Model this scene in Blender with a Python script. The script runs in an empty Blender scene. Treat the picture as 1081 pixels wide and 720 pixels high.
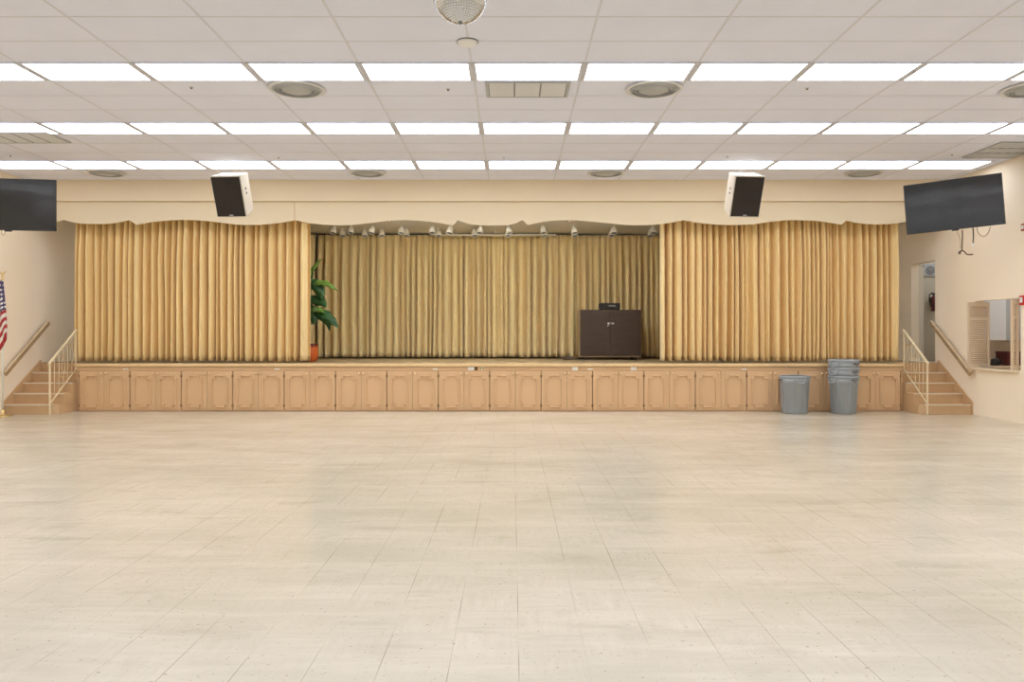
import bpy, bmesh, math, random
from mathutils import Vector, Matrix

random.seed(7)
PI = math.pi
SC = bpy.context.scene
C = bpy.context.collection

# ------------------------------------------------------------ camera, world, exposure
F = 838.0            # focal length in pixels of the 1081x720 frame
CX, CY = 541.0, 354.0
H = 1.45             # eye height
cd = bpy.data.cameras.new('camera')
cam = bpy.data.objects.new('camera', cd)
C.objects.link(cam)
cam.location = (0, 0, H)
cam.rotation_euler = (PI/2, 0, 0)
cd.sensor_fit = 'HORIZONTAL'
cd.sensor_width = 36.0
cd.lens = F/1081*36
cd.shift_x = -(CX-540.5)/1081
cd.shift_y = -(360-CY)/1081
cd.clip_start = .05
cd.clip_end = 100
SC.camera = cam

w = bpy.data.worlds.new('world')
SC.world = w
w.use_nodes = True
w.node_tree.nodes['Background'].inputs[0].default_value = (.8, .9, 1, 1)
w.node_tree.nodes['Background'].inputs[1].default_value = .6
SC.view_settings.view_transform = 'Standard'
SC.view_settings.look = 'None'
SC.view_settings.gamma = 1
SC.view_settings.use_curve_mapping = False
SC.view_settings.exposure = 0.0
PANEL = 4.7          # strength of the fluorescent panels
SC.cycles.use_denoising = True
SC.cycles.max_bounces = 10
SC.cycles.diffuse_bounces = 7
SC.cycles.glossy_bounces = 4
SC.cycles.caustics_reflective = False
SC.cycles.caustics_refractive = False

# ------------------------------------------------------------ room numbers
D = 15.15            # front plane of the stage
ZC = 4.42            # hall ceiling
XL, XR = -9.30, 8.40
YB = -6.0            # wall behind the camera
ZS = 0.91            # stage floor
SX0, SX1 = -8.33, 7.46
YK = 19.0            # back of the stage
ZSC = 3.85           # stage ceiling
PITCH, ROWD, GX, GY = 1.235, 0.61, -0.446, 8.62


def P(x, y, d):
    """point at depth d seen at photo pixel x, y (used only to measure real positions)"""
    return Vector(((x-CX)/F*d, d, H+(CY-y)/F*d))


# ------------------------------------------------------------ materials
def mat(name, col, rough=.6, metal=0., spec=.5, noise=0., nscale=8., bump=0., bscale=60., emit=None, estr=0., sheen=0., coat=0.):
    m = bpy.data.materials.new(name)
    m.use_nodes = True
    nt = m.node_tree
    b = nt.nodes['Principled BSDF']
    b.inputs['Base Color'].default_value = (*col, 1)
    b.inputs['Roughness'].default_value = rough
    b.inputs['Metallic'].default_value = metal
    b.inputs['Specular IOR Level'].default_value = spec
    if sheen:
        b.inputs['Sheen Weight'].default_value = sheen
    if coat:
        b.inputs['Coat Weight'].default_value = coat
    if emit:
        b.inputs['Emission Color'].default_value = (*emit, 1)
        b.inputs['Emission Strength'].default_value = estr
    tc = nt.nodes.new('ShaderNodeTexCoord')
    if noise:
        n = nt.nodes.new('ShaderNodeTexNoise')
        n.inputs['Scale'].default_value = nscale
        n.inputs['Detail'].default_value = 5
        nt.links.new(tc.outputs['Object'], n.inputs['Vector'])
        mr = nt.nodes.new('ShaderNodeMapRange')
        mr.inputs['From Min'].default_value = .3
        mr.inputs['From Max'].default_value = .7
        mr.inputs['To Min'].default_value = 1-noise
        mr.inputs['To Max'].default_value = 1+noise
        nt.links.new(n.outputs['Fac'], mr.inputs['Value'])
        mx = nt.nodes.new('ShaderNodeVectorMath')
        mx.operation = 'SCALE'
        mx.inputs[0].default_value = col
        nt.links.new(mr.outputs['Result'], mx.inputs['Scale'])
        nt.links.new(mx.outputs['Vector'], b.inputs['Base Color'])
    if bump:
        n2 = nt.nodes.new('ShaderNodeTexNoise')
        n2.inputs['Scale'].default_value = bscale
        n2.inputs['Detail'].default_value = 3
        nt.links.new(tc.outputs['Object'], n2.inputs['Vector'])
        bp = nt.nodes.new('ShaderNodeBump')
        bp.inputs['Strength'].default_value = bump
        bp.inputs['Distance'].default_value = .01
        nt.links.new(n2.outputs['Fac'], bp.inputs['Height'])
        nt.links.new(bp.outputs['Normal'], b.inputs['Normal'])
    return m


class NT:
    """tiny node helper"""
    def __init__(s, m):
        s.nt = m.node_tree
        s.b = s.nt.nodes['Principled BSDF']

    def node(s, t, **kw):
        n = s.nt.nodes.new(t)
        for k, v in kw.items():
            setattr(n, k, v)
        return n

    def link(s, a, b):
        s.nt.links.new(a, b)

    def math(s, op, a, b=None, c=None):
        n = s.node('ShaderNodeMath', operation=op)
        for i, v in enumerate((a, b, c)):
            if v is None:
                continue
            if isinstance(v, (int, float)):
                n.inputs[i].default_value = v
            else:
                s.link(v, n.inputs[i])
        return n.outputs[0]

    def mix(s, fac, a, b, mode='MIX'):
        n = s.node('ShaderNodeMix', data_type='RGBA', blend_type=mode)
        for i, v in ((0, fac), (6, a), (7, b)):
            if isinstance(v, (int, float)):
                n.inputs[i].default_value = v
            elif isinstance(v, tuple):
                n.inputs[i].default_value = (*v, 1)
            else:
                s.link(v, n.inputs[i])
        return n.outputs[2]

    def noise(s, vec, scale, detail=4, rough=.55):
        n = s.node('ShaderNodeTexNoise')
        n.inputs['Scale'].default_value = scale
        n.inputs['Detail'].default_value = detail
        n.inputs['Roughness'].default_value = rough
        s.link(vec, n.inputs['Vector'])
        return n.outputs['Fac']

    def ramp(s, v, lo, hi, a=0., b=1.):
        n = s.node('ShaderNodeMapRange')
        n.inputs['From Min'].default_value = lo
        n.inputs['From Max'].default_value = hi
        n.inputs['To Min'].default_value = a
        n.inputs['To Max'].default_value = b
        s.link(v, n.inputs['Value'])
        return n.outputs['Result']


def floor_material():
    m = mat('waxed vinyl tile', (.7, .64, .5), .2)
    n = NT(m)
    geo = n.node('ShaderNodeTexCoord')
    pos = geo.outputs['Object']
    sep = n.node('ShaderNodeSeparateXYZ')
    n.link(pos, sep.inputs[0])
    X, Y = sep.outputs[0], sep.outputs[1]
    T = .3048
    tx = n.math('DIVIDE', n.math('ADD', X, 30*T-.028*1.0), T)
    ty = n.math('DIVIDE', n.math('ADD', Y, 30*T+.09), T)
    fx, fy = n.math('FRACT', tx), n.math('FRACT', ty)
    ix, iy = n.math('FLOOR', tx), n.math('FLOOR', ty)
    # thin dark joints; the ones running away from the camera read more strongly, and unevenly
    ex = n.math('MINIMUM', fx, n.math('SUBTRACT', 1., fx))
    ey = n.math('MINIMUM', fy, n.math('SUBTRACT', 1., fy))
    jx = n.math('LESS_THAN', ex, .0072)
    jy = n.math('LESS_THAN', ey, .006)
    big = n.noise(pos, .55, 3)
    jn = n.ramp(n.noise(pos, 1.1, 2), .42, .6, .05, .75)
    # checkerboard of grain direction
    chk = n.math('MODULO', n.math('ADD', ix, iy), 2.)
    wn = n.node('ShaderNodeTexWhiteNoise', noise_dimensions='2D')
    cmb = n.node('ShaderNodeCombineXYZ')
    n.link(ix, cmb.inputs[0]); n.link(iy, cmb.inputs[1])
    n.link(cmb.outputs[0], wn.inputs['Vector'])
    rnd = wn.outputs['Value']

    def stretched(sx, sy, off):
        mp = n.node('ShaderNodeMapping')
        mp.inputs['Scale'].default_value = (sx, sy, 1)
        mp.inputs['Location'].default_value = (off, off*.7, 0)
        n.link(pos, mp.inputs['Vector'])
        return mp.outputs[0]
    a1 = n.noise(stretched(3.2, 26, 0), 1., 5, .6)
    a2 = n.noise(stretched(26, 3.2, 5), 1., 5, .6)
    mx = n.node('ShaderNodeMix', data_type='FLOAT')
    n.link(chk, mx.inputs[0]); n.link(a1, mx.inputs[2]); n.link(a2, mx.inputs[3])
    grain = n.ramp(mx.outputs[0], .34, .66)
    f1 = n.noise(stretched(26, 75, 2), 1., 2, .5)
    f2 = n.noise(stretched(75, 26, 9), 1., 2, .5)
    mf = n.node('ShaderNodeMix', data_type='FLOAT')
    n.link(chk, mf.inputs[0]); n.link(f1, mf.inputs[2]); n.link(f2, mf.inputs[3])
    fleck = n.ramp(mf.outputs[0], .66, .72)
    f3 = n.noise(stretched(34, 60, 21), 1., 2, .5)
    fleck2 = n.ramp(f3, .69, .72)
    base = n.mix(grain, (.635, .565, .450), (.705, .640, .535))
    base = n.mix(n.math('MULTIPLY', n.ramp(rnd, 0, 1), .22), base, (.78, .69, .57))
    cloud = n.ramp(n.noise(stretched(.45, .8, 3), 1., 4, .6), .36, .66)
    base = n.mix(n.math('MULTIPLY', cloud, .75), base, (.555, .505, .385))
    streak = n.ramp(n.noise(stretched(.6, 4.5, 13), 1., 4, .6), .5, .72)
    base = n.mix(n.math('MULTIPLY', streak, .4), base, (.80, .73, .61))
    smudge = n.ramp(n.noise(stretched(1.3, 3.0, 31), 1., 5, .65), .54, .72)
    base = n.mix(n.math('MULTIPLY', smudge, .55), base, (.47, .42, .31))
    base = n.mix(n.math('MULTIPLY', fleck, .55), base, (.40, .33, .24))
    base = n.mix(n.math('MULTIPLY', fleck2, .7), base, (.16, .13, .10))
    base = n.mix(n.math('MULTIPLY', jx, jn), base, (.30, .24, .16))
    base = n.mix(n.math('MULTIPLY', jy, n.math('MULTIPLY', jn, .28)), base, (.36, .29, .2))
    n.link(base, n.b.inputs['Base Color'])
    rg = n.math('MULTIPLY_ADD', n.noise(stretched(.9, 2.2, 8), 1., 2, .5), .12, .15)
    n.link(rg, n.b.inputs['Roughness'])
    n.b.inputs['Specular IOR Level'].default_value = .45
    return m


def curtain_material(name, col, sheen=.3):
    m = mat(name, col, .62, spec=.35, sheen=sheen)
    n = NT(m)
    tc = n.node('ShaderNodeTexCoord')
    mp = n.node('ShaderNodeMapping')
    mp.inputs['Scale'].default_value = (14, 14, 1.2)
    n.link(tc.outputs['Object'], mp.inputs['Vector'])
    v = n.noise(mp.outputs[0], 1., 4)
    fac = n.ramp(v, .3, .7)
    n.link(n.mix(fac, tuple(c*.94 for c in col), tuple(min(1, c*1.05) for c in col)), n.b.inputs['Base Color'])
    bp = n.node('ShaderNodeBump')
    bp.inputs['Strength'].default_value = .04
    bp.inputs['Distance'].default_value = .02
    n.link(v, bp.inputs['Height'])
    n.link(bp.outputs['Normal'], n.b.inputs['Normal'])
    return m


def flag_material():
    m = mat('flag cloth', (.8, .8, .8), .7, sheen=.2)
    n = NT(m)
    uv = n.node('ShaderNodeTexCoord').outputs['UV']
    s = n.node('ShaderNodeSeparateXYZ')
    n.link(uv, s.inputs[0])
    U, V = s.outputs[0], s.outputs[1]
    q = n.math('ADD', V, n.math('MULTIPLY', U, .0))
    st = n.math('FRACT', n.math('MULTIPLY', q, 6.5))
    red = n.math('LESS_THAN', st, .5)
    col = n.mix(red, (.80, .76, .70), (.42, .015, .02))
    # canton with stars
    cm = n.math('MULTIPLY', n.math('GREATER_THAN', V, .52), n.math('LESS_THAN', U, .9))
    vo = n.node('ShaderNodeTexVoronoi', feature='F1')
    vo.inputs['Scale'].default_value = 14
    vo.inputs['Randomness'].default_value = .15
    n.link(uv, vo.inputs['Vector'])
    star = n.math('LESS_THAN', vo.outputs['Distance'], .30)
    can = n.mix(star, (.045, .035, .13), (.8, .78, .75))
    n.link(n.mix(cm, col, can), n.b.inputs['Base Color'])
    return m


def wood_dark(name, a, b, rough=.35):
    m = mat(name, a, rough)
    n = NT(m)
    tc = n.node('ShaderNodeTexCoord')
    mp = n.node('ShaderNodeMapping')
    mp.inputs['Scale'].default_value = (2, 2, 22)
    n.link(tc.outputs['Object'], mp.inputs['Vector'])
    v = n.ramp(n.noise(mp.outputs[0], 1., 5), .3, .7)
    n.link(n.mix(v, a, b), n.b.inputs['Base Color'])
    return m


M = {}
M['floor'] = floor_material()
M['ceil'] = mat('acoustic ceiling tile', (.78, .80, .92), .9, noise=.02, nscale=1.5, bump=.15, bscale=160)
M['tbar'] = mat('grey ceiling grid', (.66, .67, .73), .5)
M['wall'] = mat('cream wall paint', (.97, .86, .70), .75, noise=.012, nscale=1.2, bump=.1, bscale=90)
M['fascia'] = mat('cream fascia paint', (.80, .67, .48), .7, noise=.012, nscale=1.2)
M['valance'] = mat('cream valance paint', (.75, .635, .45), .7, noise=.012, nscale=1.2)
M['soffit'] = mat('grey stage ceiling paint', (.68, .66, .59), .85)
M['lamp'] = mat('fluorescent diffuser', (.9, .9, .9), .4, emit=(.94, 1.0, 1.10), estr=PANEL)
M['stagefill'] = mat('stage fill lamp diffuser', (.9, .9, .9), .4, emit=(.94, 1.0, 1.05), estr=33)  # glow of the added lamps that brighten the stage
M['lampframe'] = mat('lamp door frame', (.62, .63, .68), .4)
M['curtain'] = curtain_material('gold front curtain', (.86, .645, .31))
M['backcurtain'] = curtain_material('olive gold rear curtain', (.78, .62, .31))
M['tan'] = mat('tan cabinet paint', (.69, .46, .26), .42, noise=.02, nscale=3)
M['tantrim'] = mat('light oak stage nosing', (.78, .56, .30), .4, noise=.05, nscale=20)
M['stair'] = mat('tan stair paint', (.60, .40, .22), .5, noise=.04, nscale=5)
M['strip'] = mat('worn pale step strip', (.83, .76, .64), .4, noise=.05, nscale=30)
M['deck'] = wood_dark('worn stage boards', (.30, .215, .115), (.40, .29, .16), .45)
M['gap'] = mat('dark cabinet interior', (.06, .035, .015), .8)
M['brass'] = mat('brass hardware', (.80, .60, .28), .28, metal=.9)
M['knob'] = mat('tan brass knob', (.80, .58, .34), .3, metal=.35)
M['hinge'] = mat('dark hinge', (.12, .07, .03), .4, metal=.5)
M['railing'] = mat('cream painted iron', (.82, .70, .47), .4)
M['handrail'] = wood_dark('brown wood handrail', (.36, .25, .14), (.47, .34, .2), .4)
M['handrailtop'] = mat('tan handrail top', (.66, .52, .34), .4)
M['black'] = mat('matt black plastic', (.018, .016, .015), .45)
M['screen'] = mat('dark television screen', (.020, .020, .020), .13, spec=.45, bump=.6, bscale=2.2)
M['grille'] = mat('dark brown speaker cloth', (.030, .022, .016), .85, bump=.4, bscale=500)
M['spkbox'] = mat('cream speaker cabinet', (.72, .65, .55), .55)
M['steel'] = mat('bright steel', (.75, .75, .74), .25, metal=1)
M['mirror'] = mat('mirror tile', (.70, .72, .74), .12, metal=.85)
M['vent'] = mat('off white vent metal', (.66, .66, .66), .45)
M['ventdark'] = mat('grey vent throat', (.24, .24, .235), .7)
M['ventpanel'] = mat('grey vent louvre', (.44, .45, .45), .5)
M['bin'] = mat('grey bin plastic', (.33, .36, .385), .42, noise=.03, nscale=6)
M['bintext'] = mat('dark print', (.03, .03, .035), .5)
M['cabinet'] = wood_dark('dark brown laminate', (.050, .030, .020), (.068, .043, .03), .28)
M['cabside'] = mat('tan laminate edge', (.34, .23, .12), .5)
M['pot'] = mat('orange glazed pot', (.62, .12, .02), .35, noise=.08, nscale=12)
M['potdark'] = mat('dark red pot rim', (.10, .012, .008), .35)
M['leafdark'] = mat('dark green leaf', (.028, .09, .022), .35, noise=.3, nscale=9)
M['leaflight'] = mat('light green leaf', (.16, .30, .05), .4, noise=.2, nscale=9)
M['stem'] = mat('green stem', (.13, .2, .05), .5)
M['shutter'] = mat('tan louvre paint', (.74, .59, .42), .5)
M['white'] = mat('white paint', (.82, .81, .79), .5)
M['greywhite'] = mat('grey cabinet paint', (.5, .5, .48), .5)
M['red'] = mat('red enamel', (.60, .03, .02), .35)
M['redbrown'] = mat('faded red plastic', (.38, .09, .05), .5)
M['darkred'] = mat('dark red plastic', (.10, .012, .012), .4)
M['plate'] = mat('white cover plate', (.86, .83, .76), .4)
M['tanplate'] = mat('ivory cover plate', (.72, .60, .36), .4)
M['can'] = mat('ivory lamp can', (.76, .71, .60), .4)
M['flag'] = flag_material()
M['clear'] = mat('clear lens', (.75, .75, .75), .1)
M['doorpanel'] = mat('pale cream door lining', (.80, .74, .62), .6)
M['hallwall'] = mat('grey beige hall paint', (.60, .54, .43), .7)


# ------------------------------------------------------------ mesh helpers
class MB:
    def __init__(s):
        s.v, s.f, s.sm = [], [], []

    def add(s, vs, fs, smooth=False):
        o = len(s.v)
        s.v += [tuple(v) for v in vs]
        s.f += [tuple(i+o for i in f) for f in fs]
        s.sm += [smooth]*len(fs)
        return s

    def box(s, x0, x1, y0, y1, z0, z1, mtx=None):
        vs = [Vector((x, y, z)) for x in (x0, x1) for y in (y0, y1) for z in (z0, z1)]
        if mtx:
            vs = [mtx @ v for v in vs]
        return s.add(vs, [(0, 1, 3, 2), (4, 6, 7, 5), (0, 4, 5, 1), (2, 3, 7, 6), (0, 2, 6, 4), (1, 5, 7, 3)])

    def tube(s, pts, r, seg=8, cap=True, closed=False):
        pts = [Vector(p) for p in pts]
        n = len(pts)
        rs = r if isinstance(r, (list, tuple)) else [r]*n
        vs, prev = [], None
        for i, p in enumerate(pts):
            if closed:
                t = pts[(i+1) % n]-pts[i-1]
            else:
                t = pts[min(i+1, n-1)]-pts[max(i-1, 0)]
            t = t.normalized() if t.length > 1e-9 else Vector((0, 0, 1))
            if prev is None:
                up = Vector((0, 0, 1)) if abs(t.z) < .9 else Vector((0, 1, 0))
                a = t.cross(up).normalized()
            else:
                a = (prev-t*prev.dot(t)).normalized()
            prev = a
            b = t.cross(a)
            for k in range(seg):
                ang = 2*PI*k/seg
                vs.append(p+(a*math.cos(ang)+b*math.sin(ang))*rs[i])
        fs = []
        for i in range(n if closed else n-1):
            j = (i+1) % n
            for k in range(seg):
                k2 = (k+1) % seg
                fs.append((i*seg+k, j*seg+k, j*seg+k2, i*seg+k2))
        s.add(vs, fs, seg > 4)
        if cap and not closed:
            o = len(s.v)-n*seg
            s.f += [tuple(o+k for k in range(seg)), tuple(o+(n-1)*seg+k for k in reversed(range(seg)))]
            s.sm += [False, False]
        return s

    def lathe(s, prof, seg=32, c=(0, 0, 0), mtx=None, smooth=True, sq=None):
        vs = []
        for r, z in prof:
            for k in range(seg):
                a = 2*PI*k/seg
                v = Vector((c[0]+r*math.cos(a), c[1]+r*math.sin(a), c[2]+z))
                vs.append(mtx @ v if mtx else v)
        fs = []
        for i in range(len(prof)-1):
            for k in range(seg):
                k2 = (k+1) % seg
                fs.append((i*seg+k, i*seg+k2, (i+1)*seg+k2, (i+1)*seg+k))
        return s.add(vs, fs, smooth)

    def prism(s, poly, y0, y1):
        """poly: list of (x, z); extruded along y"""
        n = len(poly)
        vs = [(x, y0, z) for x, z in poly]+[(x, y1, z) for x, z in poly]
        fs = [tuple(range(n)), tuple(reversed(range(n, 2*n)))]
        fs += [(i, i+n, (i+1) % n+n, (i+1) % n) for i in range(n)]
        return s.add(vs, fs)

    def prismx(s, poly, x0, x1):
        """poly: list of (y, z); extruded along x"""
        n = len(poly)
        vs = [(x0, y, z) for y, z in poly]+[(x1, y, z) for y, z in poly]
        fs = [tuple(range(n)), tuple(reversed(range(n, 2*n)))]
        fs += [(i, i+n, (i+1) % n+n, (i+1) % n) for i in range(n)]
        return s.add(vs, fs)

    def build(s, name, m, parent=None, bevel=0, solid=0, loc=None, fix=True):
        me = bpy.data.meshes.new(name)
        me.from_pydata(s.v, [], s.f)
        me.polygons.foreach_set('use_smooth', s.sm)
        if fix:
            bm = bmesh.new()
            bm.from_mesh(me)
            bmesh.ops.recalc_face_normals(bm, faces=bm.faces)
            bm.to_mesh(me)
            bm.free()
        me.materials.append(M[m] if isinstance(m, str) else m)
        me.update()
        o = bpy.data.objects.new(name, me)
        C.objects.link(o)
        if parent:
            o.parent = parent
        if loc:
            o.location = loc
        if solid:
            md = o.modifiers.new('thickness', 'SOLIDIFY')
            md.thickness = solid
            md.offset = 0
        if bevel:
            md = o.modifiers.new('bevel', 'BEVEL')
            md.width = bevel
            md.segments = 2
            md.limit_method = 'ANGLE'
        return o


def tag(o, label, cat, group=None):
    o['label'] = label
    o['category'] = cat
    if group:
        o['group'] = group
    return o


def thing(name, label, cat, loc=(0, 0, 0), rot=(0, 0, 0), group=None):
    o = bpy.data.objects.new(name, None)
    o.empty_display_size = .1
    C.objects.link(o)
    o.location = loc
    o.rotation_euler = rot
    return tag(o, label, cat, group)


def struct(name, mb, m, **kw):
    o = mb.build(name, m, **kw)
    o['kind'] = 'structure'
    return o


def dup(o, parent=None, top=True):
    c = o.copy()
    C.objects.link(c)
    if parent:
        c.parent = parent
    for ch in [x for x in bpy.data.objects if x.parent == o]:
        dup(ch, c, False)
    return c


ORD = ['first', 'second', 'third', 'fourth', 'fifth', 'sixth', 'seventh', 'eighth', 'ninth', 'tenth', 'eleventh', 'twelfth',
       'thirteenth', 'fourteenth', 'fifteenth', 'sixteenth']


def px(x, d):
    return CX+x*F/d


# ------------------------------------------------------------ the setting
struct('floor', MB().box(XL-.3, XR+.3, YB-.3, D+4.2, -.1, 0), 'floor')
struct('ceiling', MB().box(XL-.3, XR+.3, YB-.3, D+.16, ZC, ZC+.1), 'ceil')
g = MB()
k = -8
while GX+PITCH*k < XR:
    x = GX+PITCH*k
    if x > XL:
        g.box(x-.011, x+.011, YB, D, ZC-.004, ZC)
    k += 1
y = GY-ROWD*23
while y < D:
    g.box(XL, XR, y-.009, y+.009, ZC-.003, ZC)
    y += ROWD
for x0, x1 in ((XL, XL+.025), (XR-.025, XR)):
    g.box(x0, x1, YB, D, ZC-.004, ZC)
struct('trim_1', g, 'tbar')

struct('wall_left', MB().box(XL-.2, XL, YB, YK+.2, 0, ZC), 'wall')
# right wall with the doorway above the stairs and the serving hatch
DY0, DY1, DZ1 = 15.78, 16.72, 2.94
HY0, HY1, HZ0, HZ1 = 13.12, 14.42, .87, 2.07
wt = .16
r_ = MB()
r_.box(XR, XR+wt, YB, HY0, 0, ZC)
r_.box(XR, XR+wt, HY0, HY1, 0, HZ0)
r_.box(XR, XR+wt, HY0, HY1, HZ1, ZC)
r_.box(XR, XR+wt, HY1, DY0, 0, ZC)
r_.box(XR, XR+wt, DY0, DY1, 0, ZS)
r_.box(XR, XR+wt, DY0, DY1, DZ1, ZC)
r_.box(XR, XR+wt, DY1, YK+.2, 0, ZC)
struct('wall_right', r_, 'wall')
struct('wall_back', MB().box(XL-.2, XR+.2, YB-.2, YB, 0, ZC), 'wall')
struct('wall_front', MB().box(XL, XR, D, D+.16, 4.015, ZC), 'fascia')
struct('wall_stage', MB().box(XL, XR, YK, YK+.2, 0, ZC), 'hallwall')
struct('ceiling_stage', MB().box(XL, XR, D+.16, YK, ZSC, ZSC+.12), 'soffit')
# room seen through the doorway
hall = MB().box(XR+wt, XR+2.2, 17.25, 17.4, ZS, 3.6)
hall.box(XR+2.1, XR+2.2, 15.62, 17.25, ZS, 3.6)
hall.box(XR+wt, XR+2.1, 15.60, 15.72, ZS, 3.6)
struct('wall_hallway', hall, 'hallwall')
struct('floor_hallway', MB().box(XR+wt, XR+2.2, 15.60, 17.4, ZS-.1, ZS), 'deck')
struct('ceiling_hallway', MB().box(XR+wt, XR+2.2, 15.60, 17.4, 3.6, 3.7), 'ceil')
struct('door_1', MB().box(XR+wt+.004, XR+.262, DY1-.0, DY1+.045, ZS+.005, DZ1-.06), 'doorpanel')
# kitchen behind the hatch
kit = MB().box(XR+wt, XR+3.2, 15.42, 15.56, 0, 3)
kit.box(XR+3.1, XR+3.2, 12.2, 15.42, 0, 3)
kit.box(XR+wt, XR+3.1, 12.1, 12.2, 0, 3)
struct('wall_kitchen', kit, 'wall')
struct('floor_kitchen', MB().box(XR+wt, XR+3.2, 12.1, 15.56, -.1, 0), 'floor')
struct('ceiling_kitchen', MB().box(XR+wt, XR+3.2, 12.1, 15.56, 3, 3.1), 'ceil')
struct('window_1', MB().box(XR-.075, XR+wt+.05, HY0+.03, HY1+.05, HZ0-.045, HZ0), 'fascia', bevel=.006)

# ------------------------------------------------------------ ceiling light panels
lw, ld = PITCH-.085, ROWD-.045


def light_panel():
    t = thing('ceiling_light', 'x', 'ceiling light')
    f = MB()
    a, b = PITCH/2-.004, ROWD/2-.004
    for x0, x1, y0, y1 in ((-a, -lw/2, -b, b), (lw/2, a, -b, b), (-lw/2, lw/2, -b, -ld/2), (-lw/2, lw/2, ld/2, b)):
        f.box(x0, x1, y0, y1, -.014, -.005)
    f.build('frame', 'lampframe', t)
    MB().box(-lw/2, lw/2, -ld/2, ld/2, -.011, -.006).build('diffuser', 'lamp', t)
    return t


lp = light_panel()
used = False
rows = [(GY, 'nearest visible row'), (GY+4*ROWD, 'middle row'), (GY+8*ROWD, 'row closest to the stage')]
for yy, rn in rows+[(GY-4*ROWD*i, None) for i in (1, 2, 3)]:
    n = 0
    for k in range(-7, 7):
        x0 = GX+PITCH*k
        if x0+PITCH > XR:
            continue
        seen = rn and max(px(x0+PITCH, yy), px(x0+PITCH, yy+ROWD)) > 2 and min(px(x0, yy), px(x0, yy+ROWD)) < 1079
        if rn and not seen:
            # just outside the frame
            lab = 'white ceiling light panel past the side edge of the view'
            grp = 'ceiling light panels outside the view'
        elif seen:
            lab = 'white ceiling light panel, %s from left in the %s' % (ORD[n], rn)
            grp = 'ceiling light panels'
            n += 1
        else:
            lab = 'white ceiling light panel past the top edge of the view'
            grp = 'ceiling light panels outside the view'
        o = lp if not used else dup(lp)
        used = True
        o.location = (x0+PITCH/2, yy+ROWD/2, ZC)
        o['label'] = lab
        o['group'] = grp

# unseen lamps added to light the kitchen and the hallway
for nm, lab, loc, s in (('kitchen_fill_light', 'unseen square fill lamp added in the kitchen behind the serving hatch', (XR+1.5, 14.0, 2.97), .5),
                        ('hallway_fill_light', 'unseen small fill lamp added in the hallway beyond the side doorway', (XR+1.1, 16.4, 3.57), .42)):
    t = thing(nm, lab, 'ceiling light', loc)
    MB().box(-s-.03, s+.03, -s-.03, s+.03, 0, .03).build('frame', 'lampframe', t)
    MB().box(-s, s, -s, s, -.02, 0).build('diffuser', 'lamp', t)

# ------------------------------------------------------------ scalloped valance
VP = [(30, 236.5), (50, 236), (60, 234), (67.5, 231.8), (75, 234.5), (86, 236), (97.5, 236.4), (110, 236.3), (120, 235.6), (128, 234.2), (136, 232),
      (143.7, 237.3), (152, 235.6), (160, 234.4), (175, 232.7), (190, 232), (205, 232.2), (220, 233.4), (235, 235.3), (250, 237), (262, 237.5),
      (275, 237.2), (290, 235.8), (300, 234.5), (311, 232.3), (326, 235.4), (342, 237.2), (358, 237.8), (372, 237.4), (390, 235.6), (408, 233.2),
      (427, 232.3), (440, 232.7), (454, 234), (466, 235.6), (478, 237.8), (483, 232.3), (495, 236.3), (507, 237.8), (521, 238.1), (536, 237.8),
      (544, 235.8), (551.5, 232.4), (557, 237.5), (573, 234), (584, 232.8), (595.6, 232.3), (610, 232.6), (628, 234.2), (646.5, 236), (658, 237.2),
      (670, 237.7), (684, 237.5), (696, 236.7), (710, 234.8), (722.5, 232.3), (732, 234.3), (742.5, 235.8), (757, 237), (772.5, 237.5), (795, 236.8),
      (812, 234.2), (830, 232.3), (846, 232.3), (862, 233), (880, 235.6), (888.7, 237.2), (893, 232.3), (903, 235), (915, 236.4), (928, 236.7),
      (940, 236.3), (955, 234.5), (962, 232), (975, 236), (990, 236.4)]
YV = D+.07
poly = [(XR-.002, 3.6)]
pts = [((x-CX)/F*YV, H+(CY-y)/F*YV) for x, y in VP]
prof = [(XL+.002, pts[0][1])]+pts+[(XR-.002, pts[-1][1])]
v = MB()
n = len(prof)
vs = []
for yy in (YV, YV+.05):
    for x, z in prof:
        vs.append((x, yy, z))
        vs.append((x, yy, 4.012))
m2 = 2*n
fs = []
for i in range(n-1):
    a = 2*i
    fs.append((a, a+2, a+3, a+1))
    fs.append((m2+a, m2+a+1, m2+a+3, m2+a+2))
    fs.append((a, m2+a, m2+a+2, a+2))
    fs.append((a+1, a+3, m2+a+3, m2+a+1))
fs += [(0, 1, m2+1, m2), (m2-2, 2*m2-2, 2*m2-1, m2-1)]
v.add(vs, fs)
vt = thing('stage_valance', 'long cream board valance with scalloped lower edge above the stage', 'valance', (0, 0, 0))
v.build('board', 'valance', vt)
xs = (311-CX)/F*YV
MB().box(xs-.007, xs+.007, YV-.004, YV-.0005, 3.66, 4.0).build('joint_strip', 'stair', vt)


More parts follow.
